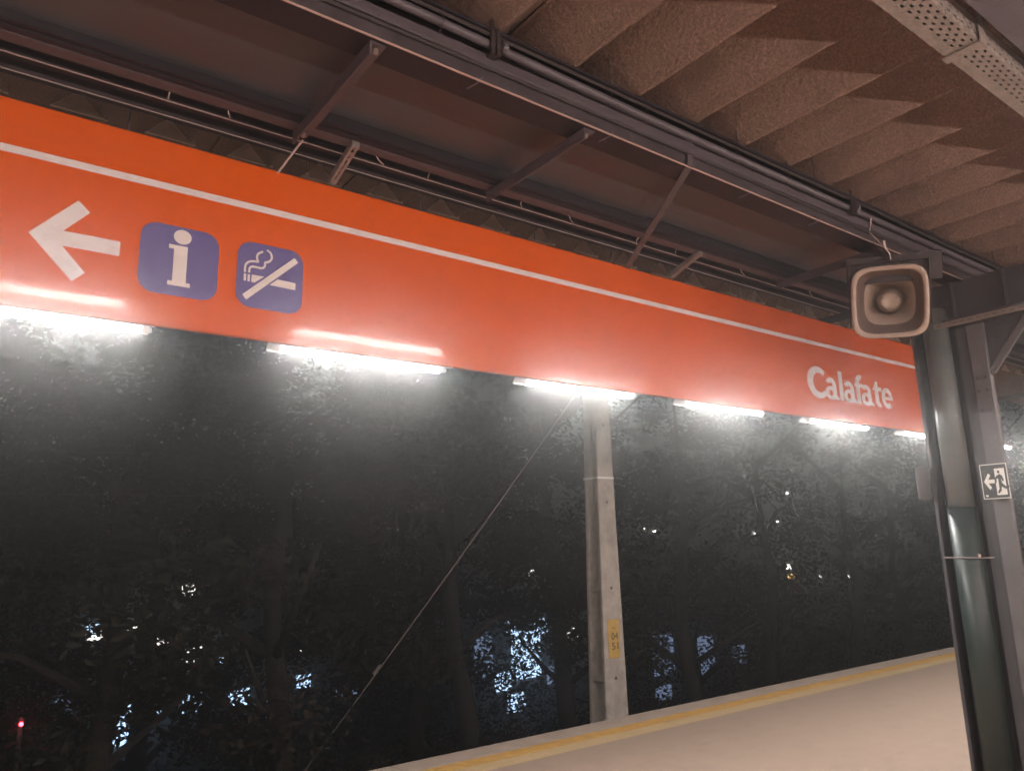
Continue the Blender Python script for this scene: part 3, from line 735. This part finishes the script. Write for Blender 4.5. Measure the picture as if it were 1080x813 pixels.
# ================================================================== TREES
def leaves(mb, c, rx, ry, rz, n, size, rnd):
    for _ in range(n):
        while True:
            p = Vector((rnd.uniform(-1,1), rnd.uniform(-1,1), rnd.uniform(-1,1)))
            if p.length <= 1: break
        p = p * (0.55 + .45*p.length)
        o = Vector(c) + Vector((p.x*rx, p.y*ry, p.z*rz))
        s_ = size*rnd.uniform(.6, 1.3)
        d = Vector((rnd.gauss(0,1), rnd.gauss(0,1), rnd.gauss(0,.7))).normalized()
        e = d.cross(Vector((rnd.gauss(0,1), rnd.gauss(0,1), rnd.gauss(0,1)))).normalized()
        mb.add([o - d*s_, o + e*s_*.42 - d*s_*.1, o + d*s_, o - e*s_*.42 - d*s_*.1], [(0,1,2,3)])
def tree_mesh(seed, h, spread, nclump, per_clump, size):
    rnd = random.Random(seed); tr = MB(); cr = MB()
    pts = [Vector((0,0,-.3))]; x = y = 0
    for i in range(1, 7):
        x += rnd.uniform(-.18,.18); y += rnd.uniform(-.18,.18); pts.append(Vector((x, y, h*.13*i)))
    tr.tube(pts, [.17*(1-.11*i) for i in range(7)], 8)
    for b_ in range(9):
        i = rnd.randint(1, 6); p0 = pts[i]; a = rnd.uniform(0, 6.28); L = spread*rnd.uniform(.5, 1)
        p1 = p0 + Vector((math.cos(a)*L*.5, math.sin(a)*L*.5, L*.35)); p2 = p0 + Vector((math.cos(a)*L, math.sin(a)*L, L*rnd.uniform(.4,.9)))
        tr.tube([p0, p1, p2], [.07, .045, .015], 6)
    for k in range(nclump):
        a = rnd.uniform(0, 6.28); zz = .02 + .98*rnd.random()**.62; R = spread*math.sqrt(rnd.random())*(1.0-.45*abs(zz-.5))
        r = rnd.uniform(.35, .85)
        leaves(cr, (x*.5+math.cos(a)*R, y*.5+math.sin(a)*R, .2+zz*h), r*1.1, r*1.1, r*.75, int(per_clump*r), size, rnd)
    return tr.mesh('trunk', m_bark, True), cr.mesh('crown', m_leaf[seed % 3])
protos = [tree_mesh(3, 7.2, 2.3, 50, 900, .060), tree_mesh(4, 6.4, 2.1, 46, 900, .062), tree_mesh(5, 8.0, 2.5, 56, 900, .056), tree_mesh(7, 5.6, 2.2, 44, 900, .065), tree_mesh(8, 6.6, 2.3, 30, 330, .065), tree_mesh(9, 5.6, 2.3, 26, 330, .065)]
tsp = [(-2.0,13.6,0,1.0,'leafy tree at the far left edge behind the track'), (1.9,12.8,1,1.0,'olive leafy tree below the white arrow'),
       (5.0,13.2,2,1.0,'leafy tree below the pictograms left of the guy wire'), (8.6,12.9,3,1.1,'leafy tree crossed by the guy wire'),
       (11.6,13.6,0,1.05,'leafy tree just left of the concrete post'), (15.2,13.0,4,1.0,'leafy tree just right of the concrete post'),
       (18.8,13.6,4,.95,'dark tree midway between post and column'), (22.6,13.1,5,1.0,'dark tree below the station name'),
       (26.8,13.6,4,.9,'dark tree left of the steel column'), (31.5,13.4,5,1.05,'dark tree behind the steel column'), (37,14,2,1.1,'dark tree right of the steel column'),
       (3.4,17.0,0,1.1,'tree in the second row below the information pictogram'), (9.8,17.4,2,1.05,'tree in the second row behind the guy wire'), (20.6,17.6,5,1.0,'tree in the second row right of the concrete post')]
for i, (x_, y_, k, s_, lab) in enumerate(tsp):
    r = thing('tree', lab, 'tree', 'trees beyond the track', (x_, y_, zg(x_, y_)-.05))
    s_ *= 1.22; r.rotation_euler = (0, 0, i*1.37); r.scale = (s_, s_, s_*random.uniform(.92,1.08))
    link('trunk', protos[k][0], r); link('crown', protos[k][1], r)
bk = [(0,46,0,3.0,'tall far tree behind the buildings at the left edge'),(12,47,2,2.9,'tall far tree behind the buildings below the pictograms'),(24,46,1,3.1,'tall far tree behind the buildings left of the concrete post'),
      (36,47,3,3.6,'tall far tree behind the buildings right of the concrete post'),(48,46,0,3.2,'tall far tree behind the distant lamps'),(60,48,2,3.0,'tall far tree behind the yellow distant lamp'),
      (73,47,1,3.3,'tall far tree below the end of the sign'),(86,48,3,3.6,'tall far tree close to the left side of the column'),(100,47,0,3.2,'tall far tree behind the steel column')]
for i, (x_, y_, k, s_, lab) in enumerate(bk):
    r = thing('tree', lab, 'tree', 'tall trees beyond the buildings', (x_, y_, zg(x_, y_)-.1))
    r.rotation_euler = (0, 0, i*2.1); r.scale = (s_*1.25, s_, s_)
    link('trunk', protos[k][0], r); link('crown', protos[k][1], r)
rnd = random.Random(21); ug = MB()
for i in range(380):
    x_ = rnd.uniform(-3, 44); y_ = rnd.uniform(12.0, 18.5)
    leaves(ug, (x_, y_, zg(x_, y_)+.1), .5, .45, rnd.uniform(.3,1.3), 150, .06, rnd)
for i in range(260):      # taller scrub down the slope in front of the buildings
    x_ = rnd.uniform(0, 46); y_ = rnd.uniform(23.5, 27.5)
    leaves(ug, (x_, y_, zg(x_, y_)+rnd.uniform(.2, 5.2)), 1.1, .8, .8, 95, .11, rnd)
o = ug.build('undergrowth', m_leaf[2]); tag(o, 'low dark scrub along the foot of the trees', 'scrub', kind='stuff')

# ================================================================== DISTANT LIGHTS
m_dist_wall = mat('distant_wall', (.10,.09,.085), .9, noise=.15)
e_blue = emis('window_blue', (.50,.72,1.0), 2.4, False); e_white = emis('window_white', (1,.95,.9), 2.5, False)
e_dimblue = emis('window_dim_blue', (.45,.6,.95), .4, False)
e_lamp = emis('street_lamp_white', (1,.95,.88), 9, False); e_yel = emis('street_lamp_yellow', (1,.62,.2), 5, False); e_red = emis('signal_red', (1,.03,.05), 25, False)
def building(x0, x1, y, z1, wins, lab):
    """lit building down the slope; wins = [(X/Y, Z/Y, width m, height m, material)] as seen over the track"""
    zb = zg((x0+x1)/2, y)-.3
    b_ = thing('building', lab, 'building', 'buildings behind the trees')
    MB().box(x0, x1, y, y+9, zb, z1).build('wall', m_dist_wall, b_)
    MB().box(x0-.3, x1+.3, y-.3, y+9.3, z1, z1+.25).build('roof', m_dist_wall, b_)
    for (a, b2, ww, hh, m) in wins:
        cx, cz = a*(y-.05), b2*(y-.05)+H
        f_ = MB().box(cx-ww/2-.06, cx+ww/2+.06, y-.04, y-.004, cz-hh/2-.06, cz+hh/2+.06).build('window', m_dist_wall, b_)
        MB().box(cx-ww/2, cx+ww/2, y-.06, y-.042, cz-hh/2, cz+hh/2).build('pane', m, f_)

building(2.2, 9.2, 30, -1.0+H, [(.174,-.084,1.6,.35,e_white),(.150,-.079,.5,.4,e_blue),(.204,-.091,.6,.5,e_blue),(.253,-.038,.5,.5,e_white),(.261,-.115,.7,.6,e_white),(.254,-.129,.6,.5,e_blue),(.267,-.167,.8,.8,e_blue),(.239,-.145,.4,.4,e_dimblue),(.186,-.184,1.3,1.3,e_blue),(.225,-.10,.5,.4,e_white),(.215,-.17,.9,.6,e_blue),(.13,-.15,.5,.6,e_dimblue),(.29,-.13,.5,.5,e_blue)], 'low building with bluish lit windows glimpsed through the trees below the arrow')
building(9.4, 16.6, 31, -1.5+H, [(.317,-.171,.9,.6,e_blue),(.401,-.162,.6,.5,e_blue),(.400,-.120,.35,.4,e_white),(.461,-.177,1.0,.6,e_dimblue),(.36,-.19,.7,.7,e_dimblue)], 'low building with few lit windows behind the guy wire')
building(19.0, 27.5, 29.5, -.4+H, [(.669,-.073,1.6,.6,e_dimblue),(.685,-.157,1.0,1.9,e_dimblue),(.766,-.165,1.7,2.1,e_blue),(.745,-.233,1.0,.8,e_blue),(.797,-.124,.8,.7,e_blue),(.856,-.141,1.2,.5,e_white),(.781,-.036,.35,.6,e_white),(.72,-.20,.9,.8,e_blue),(.82,-.20,.8,.9,e_dimblue),(.735,-.12,.6,.6,e_blue)], 'building with the brightest bluish windows left of the concrete post')
building(30.5, 42, 29, -1.8+H, [(1.080,-.196,1.6,2.0,e_dimblue),(1.197,-.208,1.3,2.0,e_dimblue),(1.297,-.217,1.2,1.0,e_dimblue),(1.074,-.260,1.2,.7,e_dimblue)], 'building with dim bluish windows right of the concrete post')
def street_lamp(a, b_, y, r, m, lab):
    p_ = Vector((a*y, y, b_*y+H)); g = zg(p_.x, y)
    t_ = thing('street_lamp', lab, 'street lamp', 'distant lamps on the hillside', (p_.x, y, g))
    hz = max(p_.z - g, .8)
    MB().tube([(0,.3,0),(0,.3,hz+.1),(0,.05,hz+.16)], .06, 6).build('pole', m_dist_wall, t_)
    o_ = MB().add([(math.cos(u_)*r*c_, math.sin(u_)*r*c_, hz+s_*r*.8) for (c_, s_) in ((.5,-.9),(1,0),(.5,.9)) for u_ in [q_*math.pi/4 for q_ in range(8)]],
                 [(i_*8+k_, i_*8+(k_+1)%8, i_*8+8+(k_+1)%8, i_*8+8+k_) for i_ in range(2) for k_ in range(8)] + [tuple(range(7,-1,-1)), tuple(range(16,24))]).build('lamp_head', m, t_)
near = [(1.349,-.067,.16,e_lamp),(1.397,-.069,.2,e_lamp),(1.490,-.056,.26,e_lamp),(1.497,-.077,.28,e_yel),(1.606,-.081,.12,e_lamp),(1.723,-.086,.12,e_lamp),(2.202,-.161,.14,e_lamp),(.538,.031,.08,e_lamp),(.505,-.005,.08,e_lamp)]
for i,(a,b_,r,m) in enumerate(near):
    street_lamp(a, b_, 36, r, m, ['bright distant lamp, first of the pair right of the post','bright distant lamp, second of the pair right of the post','largest white distant lamp in the dark below the station name','yellow distant lamp just below the largest white one','small distant lamp right of the yellow one','small distant lamp well right of the yellow one','small distant lamp close to the column','tiny distant lamp in the trees above the guy wire, upper one','tiny distant lamp in the trees above the guy wire, lower one'][i])
flab = ['topmost','upper left','middle','leftmost upper','left one beside the post','right one beside the post','right upper','far right','low right','upper of a close pair','lower of a close pair','low left','right middle','second upper left']
far = [(1.538,.157),(1.363,.136),(1.448,.102),(1.298,.124),(1.076,.024),(1.051,.029),(1.703,.107),(2.019,.109),(1.874,.006),(1.465,.041),(1.463,.031),(1.378,.017),(1.511,.103),(1.313,.119)]
for i,(a,b_) in enumerate(far):
    street_lamp(a, b_, 40+(i%3), .09+.06*random.random(), e_lamp, 'tiny white lamp in the dark, ' + flab[i] + ' of the specks')
sig = thing('signal_lamp', 'small red signal light low at the far left', 'signal', loc=(.092*12.2, 12.2, zg(1, 12.2)))
MB().tube([(0,.06,0),(0,.06,1.75)], .03, 8).build('post', m_wire, sig)
MB().tube([(0,-.02,-.168*12.2+H-zg(1,12.2)),(0,-.06,-.168*12.2+H-zg(1,12.2))], .024, 10).build('lens', e_red, sig)

# ================================================================== HAZE, added to stand for the lens bloom round the lamps
hm = bpy.data.materials.new('bloom_haze'); hm.use_nodes = True; t = hm.node_tree
t.nodes.remove(t.nodes['Principled BSDF'])
pv = t.nodes.new('ShaderNodeVolumePrincipled'); pv.inputs['Color'].default_value = (.93,.93,.93,1)
pv.inputs['Density'].default_value = HAZE_D; pv.inputs['Anisotropy'].default_value = HAZE_G
t.links.new(pv.outputs[0], t.nodes['Material Output'].inputs['Volume'])
hm.cycles.volume_sampling = 'EQUIANGULAR'
hz = MB().box(-280, 420, -210, 310, -9.2, 42).build('haze', hm); tag(hz, 'thin haze added to make the bloom round the lit lamps', 'haze', kind='stuff')
